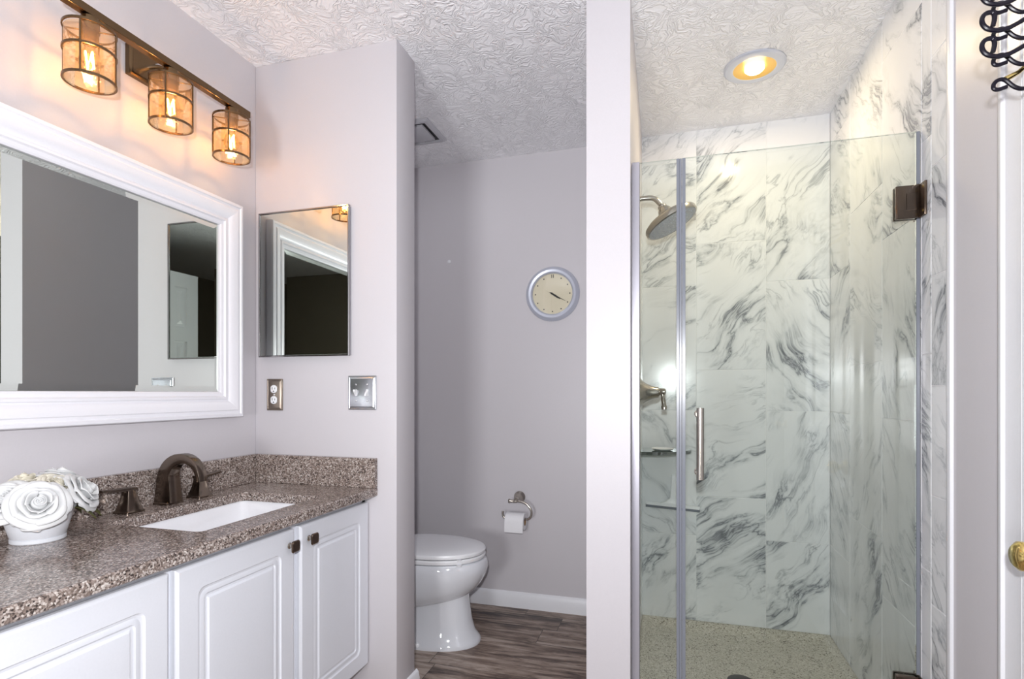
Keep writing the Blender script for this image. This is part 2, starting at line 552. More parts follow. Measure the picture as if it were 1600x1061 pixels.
# ------------------------------------------------------------------ marble tile walls
def tile_wall(name, cols, rows_for, fn, nrm_out, zmin, zmax, depth=0.008):
    """cols: list of (u0,u1); rows_for(i) -> list of z joints; fn(u,z,h) -> point. Tiles stand proud of the grout."""
    bm = B()
    uvl = bm.loops.layers.uv.new('veins')
    g = 0.0022
    ua = min(c[0] for c in cols); ub = max(c[1] for c in cols)
    # grout bed
    loft(bm, [[fn(ua, zmin, h), fn(ub, zmin, h), fn(ub, zmax, h), fn(ua, zmax, h)] for h in (-0.02, depth-0.0012)], mi=1)
    for i, (u0, u1) in enumerate(cols):
        zs = [zmin]+[z for z in rows_for(i) if zmin+0.005 < z < zmax-0.005]+[zmax]
        for z0, z1 in zip(zs[:-1], zs[1:]):
            a0, a1, b0, b1 = u0+g/2, u1-g/2, z0+g/2, z1-g/2
            e = 0.0012
            loops = [[(a0, b0), (a1, b0), (a1, b1), (a0, b1)], [(a0, b0), (a1, b0), (a1, b1), (a0, b1)],
                     [(a0+e, b0+e), (a1-e, b0+e), (a1-e, b1-e), (a0+e, b1-e)]]
            hs = (0.0, depth-e, depth)
            vl = loft(bm, [[fn(u, z, h) for u, z in lp] for lp, h in zip(loops, hs)], cap0=False)
            ang = random.choice((0.7, 0.85, 1.0, 1.15, 0.55, 2.15, 2.3)) + random.uniform(-0.12, 0.12)
            ou, ov = random.uniform(0, 30), random.uniform(0, 30)
            ca, sa = math.cos(ang), math.sin(ang)
            flat = {}
            for lp, vv in zip(loops, vl):
                for (u, z), v in zip(lp, vv): flat[v] = (u-u0, z-z0)
            for f in {f for vv in vl for v in vv for f in v.link_faces}:
                for l in f.loops:
                    if l.vert in flat:
                        du, dz = flat[l.vert]
                        l[uvl].uv = (ou+du*ca+dz*sa, ov-du*sa+dz*ca)
    return struct(name, bm, ['marble', 'grout'])

rowsA = [0.65-0.608+0.608*k for k in range(5)]
rowsB = [0.457+0.606*k for k in range(4)]
PAN = 0.035
tile_wall('wall_shower_back', [(-0.15, 0.110), (0.110, 0.420), (0.420, 0.688)],
          lambda i: rowsA if i == 1 else rowsB,
          lambda u, z, h: Vector((u, YS+0.008-h, z)), -1, PAN, CZ)
tile_wall('wall_shower_right', [(2.516, 2.807), (2.162, 2.516), (1.85, 2.162), (1.789, 1.85), (1.690, 1.789)],
          lambda i: {0: rowsB, 1: rowsA, 2: rowsB, 3: rowsA, 4: [0.262+0.3022*k for k in range(8)]}[i],
          lambda u, z, h: Vector((XR+0.008-h, u, z)), -1, 0.0, CZ)
tile_wall('wall_shower_left', [(1.90, 2.2), (2.2, 2.5), (2.5, 2.807)],
          lambda i: rowsA if i == 1 else rowsB,
          lambda u, z, h: Vector((-0.152+h, u, z)), 1, PAN, ZG+0.0)
# white edge trim closing the tile field on the right wall
bm = B(); box(bm, XR-0.006, 1.667, 0, XR+0.02, 1.690, CZ, 0.003, 2); struct('trim_1', bm, 'trim', True)

# ------------------------------------------------------------------ baseboards
def baseboard(name, p0, p1, nrm, h=0.083, t=0.014):
    p0 = Vector(p0); p1 = Vector(p1); n = Vector(nrm)
    prof = [(0, 0), (t, 0), (t, h*0.62), (t*0.8, h*0.72), (t*0.72, h*0.86), (t*0.35, h*0.96), (0, h)]
    bm = B()
    loft(bm, [[p+n*a+Vector((0, 0, b)) for a, b in prof] for p in (p0, p1)])
    return struct(name, bm, 'trim', True)
baseboard('baseboard_back', (XL, YB, 0), (-0.268, YB, 0), (0, -1, 0))
baseboard('baseboard_vanity_end', (XE, YE, 0), (XE, YE2+0.014, 0), (1, 0, 0))
baseboard('baseboard_partition', (-0.268, 1.779, 0), (-0.268, YB-0.014, 0), (-1, 0, 0))
baseboard('baseboard_right', (XR+0.002, 1.437, 0), (XR+0.002, 1.667, 0), (-1, 0, 0), t=0.010)

# ------------------------------------------------------------------ doors
def six_panel(bm, fn, w, h, t):
    """door slab in (u,v,h) space, six sunk panels on the front face (h = t)"""
    st, mu = 0.105, 0.10
    cw = (w-2*st-mu)/2
    us = [(st, st+cw), (st+cw+mu, w-st)]
    vs = [(0.24, 0.80), (0.98, 1.55), (1.66, h-0.115)]
    # stiles and rails
    def bx(u0, v0, u1, v1, a=0.0, b=t):
        loft(bm, [[fn(u0, v0, hh), fn(u1, v0, hh), fn(u1, v1, hh), fn(u0, v1, hh)] for hh in (a, b)])
    bx(0, 0, st, h); bx(w-st, 0, w, h)
    bx(st+cw, 0, st+cw+mu, h)
    lastv = 0
    for (v0, v1) in vs+[(h, h)]:
        for u0, u1 in us: bx(u0, lastv, u1, v0)
        lastv = v1
    for u0, u1 in us:
        for v0, v1 in vs:
            panel(bm, (u0, v0, u1, v1), [(0, 0.0, 0), (0, t*0.72, 0), (0.012, t*0.66, 0), (0.03, t*0.66, 0), (0.055, t*0.9, 0)], fn, k=1)
bm = B()
six_panel(bm, lambda u, v, h: Vector((0.702-h, DY0+0.012+u, 0.012+v)), DY1-DY0-0.028, 2.02, 0.036)
d1 = struct('door_1', bm, 'doorpaint')
bm = B()
lathe(bm, [(0.030, 0), (0.030, 0.004), (0.022, 0.009), (0.010, 0.014), (0.010, 0.026), (0.020, 0.034), (0.0265, 0.046), (0.0265, 0.056), (0.018, 0.064), (0.0, 0.066)],
      (0.6655, 1.228, 0.850), (-1, 0, 0))
new('door_knob', bm, 'brass', d1, angle=75, label='polished brass door knob')
# casing round the door
bm = B()
def casing_strip(p_of):
    prof = [(0, 0), (0, 0.012), (0.010, 0.019), (0.020, 0.019), (0.026, 0.014), (0.070, 0.011), (0.082, 0.014), (0.090, 0.010), (0.090, 0)]
    for z0, z1 in ((0, DZ+0.088),):
        loft(bm, [[p_of(a, b, z) for a, b in prof] for z in (z0, z1)])
casing_strip(lambda a, b, z: Vector((XR+0.002-b, 1.437-a, z)))
casing_strip(lambda a, b, z: Vector((XR+0.002-b, DY0-0.09+a, z)))
prof = [(0, 0), (0, 0.012), (0.010, 0.019), (0.020, 0.019), (0.026, 0.014), (0.070, 0.011), (0.082, 0.014), (0.090, 0.010), (0.090, 0)]
loft(bm, [[Vector((XR+0.002-b, y, DZ+0.088-a)) for a, b in prof] for y in (DY0, DY1)])
struct('trim_2', bm, 'trim', True)
# dark closet door leaf standing open behind the photographer (seen only in the mirrors)
bm = B()
six_panel(bm, lambda u, v, h: Vector((0.72-h, -0.14+u, 0.012+v)), 0.545, 2.10, 0.036)
d2 = struct('door_2', bm, 'doorpaint')
bm = B()
lathe(bm, [(0.028, 0), (0.028, 0.004), (0.01, 0.012), (0.01, 0.026), (0.026, 0.046), (0.018, 0.062), (0.0, 0.064)],
      (0.683, -0.08, 0.95), (-1, 0, 0))
new('door_knob', bm, 'brass', d2)

# ------------------------------------------------------------------ vanity cabinet
CX = -1.060     # door face plane
cab = thing('vanity_cabinet', (-1.31, 1.0, 0), 'white vanity cabinet with raised panel doors under the granite counter', 'cabinet')
CY0, CY1 = 0.12, 1.776
bm = B()
x0_, x1_ = XL+0.001, CX-0.019
box(bm, x0_, CY0, 0.155, x1_, CY0+0.018, 0.7745); box(bm, x0_, CY1-0.018, 0.155, x1_, CY1, 0.7745)
box(bm, x0_, CY0, 0.155, x1_, CY1, 0.173); box(bm, x0_, CY0, 0.155, x0_+0.006, CY1, 0.7745)
box(bm, x1_-0.018, CY0, 0.155, x1_, CY1, 0.7745)
box(bm, XL+0.001, CY0+0.02, 0.0, CX-0.085, CY1, 0.155)
new('body', bm, 'cab', cab, smooth=False)
def cab_door(y0, y1, knob_side):
    bm = B()
    panel(bm, (y0, 0.165, y1, 0.752),
          [(0, -0.0185, 0.001), (0, -0.006, 0.001), (0.002, -0.003, 0.001), (0.007, 0.0, 0.002),
           (0.058, 0.0, 0.020), (0.061, -0.0035, 0.022), (0.066, -0.0045, 0.022), (0.070, -0.003, 0.020), (0.078, -0.003, 0.012),
           (0.082, -0.006, 0.003), (0.087, -0.006, 0.001), (0.092, -0.0015, 0.001), (0.105, -0.001, 0.001)],
          lambda u, v, h: Vector((CX+h, u, v)), k=6)
    d = new('door', bm, 'cab', cab, smooth=True, angle=20)
    if knob_side is not None:
        ky = y1-0.024 if knob_side > 0 else y0+0.038
        kz = 0.708
        bm = B()
        lathe(bm, [(0.009, 0), (0.009, 0.002), (0.0055, 0.005), (0.0055, 0.013), (0.009, 0.018)], (CX, ky, kz), (1, 0, 0), 20, mi=1)
        a = 0.0165
        panel(bm, (ky-a, kz-a, ky+a, kz+a), [(0.003, 0.0175, 0.004), (0, 0.0195, 0.006), (0, 0.0225, 0.006), (0.002, 0.0245, 0.005), (0.003, 0.0235, 0.005)],
              lambda u, v, h: Vector((CX+h, u, v)))
        new('knob', bm, ['bronze', 'nickel'], d, label='square dark bronze knob')
    return d
cab_door(0.145, 0.540, -1)
cab_door(0.552, 0.949, None)
cab_door(0.966, 1.366, 1)
cab_door(1.392, 1.7735, -1)

# ------------------------------------------------------------------ countertop
CTZ0, CTZ1 = 0.775, 0.805
top = thing('countertop', (-1.29, 1.0, CTZ0), 'brown speckled granite countertop on the white vanity cabinet', 'countertop')
HX0, HX1, HY0, HY1 = -1.432, -1.122, 1.090, 1.572
bm = B()
def counter_slab():
    k = 6
    cut = rrect(HX0, HY0, HX1, HY1, 0.018, k)
    out = []
    x0, x1, y0, y1 = XL+0.001, -1.027, 0.10, YE-0.001
    # outer loop radially matched to the hole loop: each quarter of the hole maps on to one outer corner
    per = k+1
    corners = [(x1, y1), (x0, y1), (x0, y0), (x1, y0)]
    mids = []
    ring_o = []
    for q in range(4):
        c = corners[q]
        for i in range(per):
            u, v = cut[q*per+i]
            t = i/(per-1)
            if q == 0:   p = (x1, v+(y1-v)*min(1, 2*t)) if t < 0.5 else (x1+(u-x1)*max(0, 2*t-1), y1)
            elif q == 1: p = (u+(x0-u)*min(1, 2*t), y1) if t < 0.5 else (x0, y1+(v-y1)*max(0, 2*t-1))
            elif q == 2: p = (x0, v+(y0-v)*min(1, 2*t)) if t < 0.5 else (x0+(u-x0)*max(0, 2*t-1), y0)
            else:        p = (u+(x1-u)*min(1, 2*t), y0) if t < 0.5 else (x1, y0+(v-y0)*max(0, 2*t-1))
            ring_o.append(p)
    def lp(pts, z, ins=0.0):
        r = []
        for x, y in pts:
            xx = x-ins if abs(x-x1) < 1e-6 else x
            r.append((xx, y, z))
        return r
    loft(bm, [[(u, v, CTZ0) for u, v in cut], [(u, v, CTZ1-0.002) for u, v in cut],
              [(u-(0.002 if u > -1.27 else -0.002)*-1, v+(0.002 if v > 1.33 else -0.002), CTZ1) for u, v in cut],
              lp(ring_o, CTZ1, 0.004), lp(ring_o, CTZ1-0.004), lp(ring_o, CTZ0+0.003), lp(ring_o, CTZ0, 0.003)], wrap=True)
counter_slab()
new('slab', bm, 'granite', top, smooth=False)
bm = B(); box(bm, XL+0.001, 0.10, CTZ1, XL+0.020, YE-0.001, 0.912, 0.002, 2)
tag(new('backsplash', bm, 'granite', smooth=False), 'long granite backsplash strip along the wall below the framed mirror', 'backsplash')
bm = B(); box(bm, XL+0.021, YE-0.021, CTZ1, -1.027, YE-0.001, 0.912, 0.002, 2)
tag(new('backsplash', bm, 'granite', smooth=False), 'short granite side splash on the end wall below the outlet', 'backsplash')

# ------------------------------------------------------------------ undermount sink
sink = thing('sink', (-1.277, 1.331, 0.62), 'white rectangular undermount sink set in the granite countertop', 'sink')
bm = B()
ex = 0.004
panel(bm, (HX0-ex, HY0-ex, HX1+ex, HY1+ex),
      [(-0.02, 0.7745, 0.03), (0, 0.7745, 0.022), (0.004, 0.766, 0.022), (0.012, 0.70, 0.03), (0.022, 0.662, 0.04), (0.05, 0.648, 0.05), (0.13, 0.643, 0.02)],
      lambda u, v, h: Vector((u, v, h)), cap0=False, k=6)
ret = panel(bm, (HX0-ex, HY0-ex, HX1+ex, HY1+ex),
      [(-0.02, 0.7745, 0.03), (-0.02, 0.765, 0.03), (0.0, 0.755, 0.03), (0.012, 0.645, 0.05), (0.13, 0.632, 0.02)],
      lambda u, v, h: Vector((u, v, h)), cap0=False, k=6)
bmesh.ops.remove_doubles(bm, verts=bm.verts, dist=1e-5)
new('basin', bm, 'basin', sink)
bm = B(); lathe(bm, [(0.030, 0), (0.030, 0.003), (0.022, 0.004), (0.020, 0.001), (0.0, 0.001)], (-1.277, 1.331, 0.6435))
new('drain', bm, 'bronze', sink, label='round dark bronze drain')

# ------------------------------------------------------------------ faucet
fau = thing('faucet', (-1.50, 1.342, CTZ1), 'oil rubbed bronze two handle faucet behind the sink', 'faucet')
def sq_loops(c, sizes):
    """square flared post: sizes = (half-x, half-y, z)"""
    out = []
    for hx, hy, z in sizes:
        out.append([Vector((c[0]+u, c[1]+v, z)) for u, v in rrect(-hx, -hy, hx, hy, min(hx, hy)*0.18, 3)])
    return out
bm = B()
sx, sy = -1.505, 1.342
loft(bm, sq_loops((sx, sy), [(0.030, 0.031, CTZ1), (0.030, 0.031, CTZ1+0.005), (0.027, 0.028, CTZ1+0.008)]))
# arched body: rectangular section swept along an arc in the x-z plane
path = []
for i in range(6): path.append((sx, CTZ1+0.006+i*0.0145))
R_ = 0.064
cx, cz = sx+R_, CTZ1+0.006+5*0.0145
for i in range(1, 19):
    a = PI-PI*1.02*i/18
    path.append((cx+R_*math.cos(a), cz+R_*math.sin(a)))
loops = []
npth = len(path)
for i, (x, z) in enumerate(path):
    t = i/(npth-1)
    a = path[max(i-1, 0)]; b = path[min(i+1, npth-1)]
    tx, tz = b[0]-a[0], b[1]-a[1]
    l = math.hypot(tx, tz); tx /= l; tz /= l
    nx, nz = -tz, tx
    hw = 0.0235-0.0085*min(1, t*1.6)      # half width along y
    ht = 0.024*(1-t)**1.5+0.0085           # half thickness
    loops.append([Vector((x+nx*v, sy+u, z+nz*v)) for u, v in rrect(-hw, -ht, hw, ht, 0.0025, 2)])
loft(bm, loops)
new('spout', bm, 'bronze_plate', fau, angle=30)
bm = B(); tube(bm, [(sx-0.0295, sy, CTZ1+0.006), (sx-0.0295, sy, CTZ1+0.088)], 0.003, 10); lathe(bm, [(0.006, 0), (0.007, 0.006), (0.005, 0.012), (0, 0.013)], (sx-0.0295, sy, CTZ1+0.086), n=14)
new('lift_rod', bm, 'bronze_plate', fau)
def handle(cy, sgn):
    c = (-1.503, cy)
    bm = B()
    loft(bm, sq_loops(c, [(0.029, 0.029, CTZ1), (0.029, 0.029, CTZ1+0.004), (0.025, 0.025, CTZ1+0.008), (0.0175, 0.0175, CTZ1+0.035), (0.0125, 0.0125, CTZ1+0.063)]))
    h = new('handle', bm, 'bronze_plate', fau, angle=30)
    bm = B()
    lp = []
    for s, hw, z, th in ((-0.016, 0.013, 0.066, 0.0045), (0.010, 0.0135, 0.067, 0.005), (0.045, 0.0115, 0.069, 0.0045), (0.070, 0.010, 0.0715, 0.004), (0.084, 0.008, 0.0725, 0.0035)):
        lp.append([Vector((c[0]+u, cy+sgn*s, CTZ1+z+v)) for u, v in rrect(-hw, -th, hw, th, 0.002, 2)])
    loft(bm, lp)
    new('lever', bm, 'bronze_plate', h, angle=30)
handle(1.212, -1)
handle(1.458, 1)

# ------------------------------------------------------------------ vanity mirror
mir = thing('vanity_mirror', (XL, 1.06, 1.063), 'wide wall mirror in a white moulded frame above the vanity', 'mirror')
fx = lambda u, v, h: Vector((XL+0.0005+h, u, v))
MR = (0.42, 1.060, 1.684, 1.842)
bm = B()
panel(bm, MR, [(0, 0, 0), (0, 0.026, 0), (0.003, 0.031, 0), (0.012, 0.032, 0), (0.015, 0.028, 0), (0.024, 0.028, 0), (0.027, 0.031, 0),
               (0.040, 0.029, 0), (0.052, 0.023, 0), (0.060, 0.0165, 0), (0.064, 0.0165, 0), (0.067, 0.020, 0), (0.074, 0.020, 0), (0.078, 0.015, 0),
               (0.088, 0.014, 0), (0.093, 0.011, 0), (0.0935, 0.004, 0)], fx, cap0=False, cap1=False, k=1)
new('frame', bm, 'white_frame', mir, angle=20)
bm = B()
panel(bm, MR, [(0.070, 0.001, 0), (0.070, 0.0042, 0), (0.093, 0.0048, 0), (0.112, 0.0068, 0)], fx, k=1)
new('mirror_glass', bm, 'mirror', mir, smooth=False)

# ------------------------------------------------------------------ medicine cabinet
med = thing('medicine_cabinet', (-1.335, YE, 1.285), 'mirrored medicine cabinet with thin chrome frame above the outlet', 'cabinet')
fy = lambda u, v, h: Vector((u, YE-0.0005-h, v))
MC = (-1.530, 1.285, -1.134, 1.838)
bm = B()
panel(bm, (MC[0]+0.004, MC[1]+0.004, MC[2]-0.004, MC[3]-0.004), [(0, 0, 0), (0, 0.012, 0)], fy, k=1)
new('body', bm, 'alu', med, smooth=False)
bm = B()
panel(bm, MC, [(0, 0.010, 0), (0, 0.020, 0), (0.0015, 0.0215, 0), (0.005, 0.0215, 0), (0.0065, 0.019, 0), (0.007, 0.014, 0)], fy, cap0=False, cap1=False, k=1)
new('frame', bm, 'dark_chrome', med, angle=20)
bm = B()
panel(bm, MC, [(0.006, 0.0125, 0), (0.006, 0.017, 0)], fy, k=1)
new('mirror_door', bm, 'mirror', med, smooth=False)

# ------------------------------------------------------------------ outlet and switch plates
def plate_levels(): return [(0, 0, 0.001), (0, 0.0035, 0.001), (0.004, 0.0045, 0.001), (0.0055, 0.0035, 0.001), (0.0085, 0.0058, 0.001), (0.0115, 0.0068, 0.001)]
out = thing('outlet_plate', (-1.469, YE, 1.081), 'bronze metal wall plate with white duplex outlet under the medicine cabinet', 'outlet')
bm = B(); panel(bm, (-1.505, 1.081, -1.434, 1.202), plate_levels(), fy, k=2)
new('plate', bm, 'steel', out, angle=20)
for zc in (1.163, 1.121):
    bm = B()
    lv = []
    pts = [(0.0165*math.copysign(min(abs(math.cos(a)), 0.86), math.cos(a)), 0.0152*math.sin(a)) for a in [2*PI*i/28 for i in range(28)]]
    loft(bm, [[fy(-1.4695+u*s, zc+v*s, h) for u, v in pts] for s, h in ((1, 0.005), (1, 0.009), (0.92, 0.0098))])
    for du, hh in ((-0.006, 0.0045), (0.006, 0.0035)):
        box(bm, -1.4695+du-0.0011, YE-0.0108, zc+0.0025-hh, -1.4695+du+0.0011, YE-0.0095, zc+0.0025+hh, mi=1)
    lathe(bm, [(0.0024, 0), (0.0024, 0.0012)], fy(-1.4695, zc-0.0085, 0.0092), (0, -1, 0), 12, mi=1)
    new('receptacle', bm, ['plastic', 'dark'], out)
bm = B(); lathe(bm, [(0.003, 0), (0.003, 0.001), (0.0015, 0.0018), (0, 0.002)], fy(-1.4695, 1.142, 0.0065), (0, -1, 0), 14)
new('screw', bm, 'chrome', out)
swi = thing('switch_plate', (-1.089, YE, 1.087), 'chrome double switch plate with white toggles near the wall corner', 'light switch')
bm = B(); panel(bm, (-1.146, 1.087, -1.031, 1.211), plate_levels(), fy, k=2)
new('plate', bm, 'chrome_plate', swi, angle=20)
for k_, xc in enumerate((-1.112, -1.066)):
    bm = B()
    box(bm, xc-0.005, YE-0.0085, 1.149-0.012, xc+0.005, YE-0.0060, 1.149+0.012, 0.0008, 1)
    s = 1 if k_ == 0 else -1
    loft(bm, [[fy(xc+u, 1.149+v+dz, h) for u, v in rrect(-a, -b_, a, b_, 0.0015, 2)] for a, b_, h, dz in ((0.0046, 0.0085, 0.0082, 0), (0.0042, 0.006, 0.015, 0.004*s), (0.0038, 0.004, 0.021, 0.008*s))])
    new('toggle', bm, 'plastic', swi)
    for dz in (-0.030, 0.030):
        bm = B(); lathe(bm, [(0.0034, 0), (0.0034, 0.001), (0.0018, 0.002), (0, 0.0022)], fy(xc, 1.149+dz, 0.0066), (0, -1, 0), 14)
        new('screw', bm, 'chrome', swi)

# ------------------------------------------------------------------ vanity light bar
vl_ = thing('vanity_light', (XL, 1.31, 2.145), 'bronze bar light with three caged amber glass shades above the mirror', 'light')
LX = -1.452
BZ = 2.125
bm = B(); panel(bm, (1.247, 2.098, 1.373, 2.190), [(0, 0, 0.002), (0, 0.016, 0.002), (0.004, 0.021, 0.002), (0.008, 0.022, 0.002), (0.010, 0.020, 0.002)], fx, k=2)
new('backplate', bm, 'light_bronze', vl_, angle=20)
bm = B(); tube(bm, [(XL+0.02, 1.31, 2.150), (XL+0.06, 1.31, 2.146), (LX-0.01, 1.31, BZ+0.005)], 0.007, 12)
new('arm', bm, 'chrome', vl_)
bm = B(); box(bm, LX-0.012, 0.998, BZ, LX+0.012, 1.617, BZ+0.022, 0.0015, 2)
new('bar', bm, 'light_bronze', vl_, smooth=False)
for ly in (1.063, 1.304, 1.541):
    zt, zb, r = 2.092, 1.951, 0.0565
    bm = B()
    for z in (zb+0.004, zb+0.078, zt-0.004): ring_band(bm, (LX, ly, z), r+0.0025, 0.0035, 0.006)
    for a in range(4):
        an = a*PI/2+0.6
        c, s = math.cos(an), math.sin(an)
        tube(bm, [(LX+(r+0.0012)*c, ly+(r+0.0012)*s, zb+0.002), (LX+(r+0.0012)*c, ly+(r+0.0012)*s, zt-0.002)], 0.0023, 8)
    # top spider carrying the cage from the cap
    for a in range(2):
        an = a*PI/2+0.6
        c, s = math.cos(an), math.sin(an)
        tube(bm, [(LX-r*c, ly-r*s, zt-0.004), (LX+r*c, ly+r*s, zt-0.004)], 0.002, 8)
    cage = new('cage', bm, 'light_bronze', vl_)
    bm = B()
    lathe(bm, [(0.012, BZ+0.001), (0.020, BZ-0.004), (0.022, zt), (0.022, zt-0.006), (0.0195, zt-0.012), (0.0195, zt-0.034), (0.0165, zt-0.038), (0.0165, zt-0.030)], (LX, ly, 0), n=28)
    new('socket', bm, 'light_bronze', cage)
    bm = B()
    n = 72
    loops = []
    for z, ro in ((zb+0.002, 0), (zb+0.05, 0), (zb+0.10, 0), (zt-0.008, 0)):
        loops.append([Vector((LX+(r-0.003+0.0010*(j % 2))*math.cos(2*PI*j/n), ly+(r-0.003+0.0010*(j % 2))*math.sin(2*PI*j/n), z)) for j in range(n)])
    loft(bm, loops, False, False)
    new('glass_shade', bm, 'amber', cage)
    bm = B()
    lathe(bm, [(0.012, zt-0.042), (0.013, zt-0.052), (0.020, zt-0.066), (0.0245, zt-0.082), (0.0235, zt-0.096), (0.016, zt-0.110), (0.006, zt-0.1155), (0.0, zt-0.116)], (LX, ly, 0), n=28, cap0=False)
    b_ = new('bulb', bm, 'bulb', cage, label='glowing clear filament bulb')
    bm = B()
    fp = []
    for i in range(13):
        an = 2*PI*i/12*2.0
        fp.append((LX+0.009*math.cos(an), ly+0.009*math.sin(an), (zt-0.060) if i % 2 == 0 else (zt-0.098)))
    tube(bm, fp, 0.0022, 6)
    new('filament', bm, 'filament', cage)
    lamp('bulb_light', 'POINT', (LX, ly, zt-0.082), 0.72, (1.0, 0.68, 0.44), 0.012)

# ------------------------------------------------------------------ rose pot
pot = thing('rose_pot', (-1.425, 0.925, CTZ1), 'white ceramic pot of white artificial roses on the granite counter', 'flowers')
PX, PY = -1.425, 0.925
bm = B()
lathe(bm, [(0.050, 0.0), (0.052, 0.002), (0.052, 0.009), (0.050, 0.010), (0.0515, 0.012), (0.058, 0.035), (0.067, 0.068), (0.071, 0.073), (0.071, 0.080), (0.067, 0.080), (0.062, 0.066), (0.0, 0.060)], (PX, PY, CTZ1), n=48)
new('pot', bm, 'pot', pot)
def rose(c, r, axis, m, seed):
    rnd = random.Random(seed)
    bm = B()
    ax = Vector(axis).normalized()
    u, w = frame_of(ax)
    C = Vector(c)
    def petal(ang, rad, height, width, flare, base):
        nu, nv = 9, 7
        ph = rnd.uniform(0, 6)
        grid = []
        for j in range(nv):
            t = j/(nv-1)
            row = []
            for i in range(nu):
                s = (i/(nu-1)-0.5)*2
                wd = width*(0.35+0.65*math.sin(min(1.0, t*1.25)*PI/2))*(1-0.18*max(0, t-0.75)/0.25*s*s)
                a = ang+s*wd
                rr = rad*(0.42+0.58*math.sin(t*PI/2))+flare*t**3+0.035*r*math.sin(3.1*s+ph)*t*t
                hh = base+height*math.sin(t*PI/2*1.05)-flare*0.75*t**5-0.10*r*s*s*t+0.03*r*math.sin(4*s+ph*2)*t**2
                row.append(bm.verts.new(C+u*(rr*math.cos(a))+w*(rr*math.sin(a))+ax*hh))
            grid.append(row)
        for j in range(nv-1):
            for i in range(nu-1):
                bm.faces.new((grid[j][i], grid[j][i+1], grid[j+1][i+1], grid[j+1][i]))
    # rolled heart
    k = 46
    inner, outer_ = [], []
    for i in range(k):
        a = i*0.42; rr = r*(0.035+0.0055*i)
        inner.append(bm.verts.new(C+u*(rr*math.cos(a))+w*(rr*math.sin(a))+ax*(r*(0.66-0.0035*i+0.02*math.sin(a*1.7)))))
        outer_.append(bm.verts.new(C+u*(rr*0.75*math.cos(a))+w*(rr*0.75*math.sin(a))+ax*(0.42*r)))
    for i in range(k-1): bm.faces.new((inner[i], inner[i+1], outer_[i+1], outer_[i]))
    lathe(bm, [(0.27*r, 0.1*r), (0.26*r, 0.40*r), (0.14*r, 0.49*r), (0.0, 0.53*r)], C, ax, 20, cap0=False, cap1=False)
    for ring, (n, rad, h, wd, fl, bs) in enumerate(((4, 0.40, 0.56, 0.95, 0.03, -0.05), (5, 0.55, 0.54, 0.85, 0.10, -0.10),
                                                    (5, 0.70, 0.46, 0.85, 0.18, -0.14), (7, 0.82, 0.36, 0.92, 0.24, -0.20))):
        a0 = rnd.uniform(0, 6)
        for q in range(n):
            petal(a0+2*PI*q/n+rnd.uniform(-.12, .12), r*rad*rnd.uniform(.94, 1.06), r*h*rnd.uniform(.92, 1.08), wd, r*fl, r*bs)
    o = new('rose', bm, m, pot, angle=180)
    so = o.modifiers.new('thickness', 'SOLIDIFY'); so.thickness = 0.0016
    sb = o.modifiers.new('smooth', 'SUBSURF'); sb.levels = 1; sb.render_levels = 1
    return o
ROSES = [((-1.375, 0.893, 0.896), 0.057, (0.76, -0.45, 0.42), 'rose_white', 1),
         ((-1.385, 0.994, 0.906), 0.053, (0.60, 0.45, 0.45), 'rose_white', 2),
         ((-1.412, 0.955, 0.925), 0.040, (0.65, 0.10, 0.70), 'rose_cream', 3),
         ((-1.455, 0.990, 0.934), 0.052, (0.0, 0.35, 0.9), 'rose_white', 4),
         ((-1.435, 0.868, 0.905), 0.052, (0.45, -0.60, 0.55), 'rose_white', 5),
         ((-1.468, 0.925, 0.928), 0.052, (-0.05, -0.1, 0.95), 'rose_cream', 6)]
for a in ROSES: rose(*a)
bm = B()
for q in range(6):
    an = 0.75+q*0.32
    L0 = 0.055+0.01*(q % 3)
    base = Vector((PX+0.055*math.cos(an), PY+0.055*math.sin(an), CTZ1+0.072))
    d = Vector((math.cos(an), math.sin(an), -0.05)).normalized(); sd = Vector((-math.sin(an), math.cos(an), 0))
    l_, c_, r_ = [], [], []
    for i in range(6):
        t = i/5; wd = 0.017*math.sin(PI*min(0.98, max(0.05, t)))
        p = base+d*(L0*t)+Vector((0, 0, 0.006*math.sin(PI*t)-0.028*t*t))
        l_.append(bm.verts.new(p-sd*wd)); c_.append(bm.verts.new(p-Vector((0, 0, 0.003)))); r_.append(bm.verts.new(p+sd*wd))
    for i in range(5):
        bm.faces.new((l_[i], l_[i+1], c_[i+1], c_[i])); bm.faces.new((c_[i], c_[i+1], r_[i+1], r_[i]))
o = new('leaves', bm, 'leaf', pot, label='olive green leaves')
o.modifiers.new('thickness', 'SOLIDIFY').thickness = 0.001

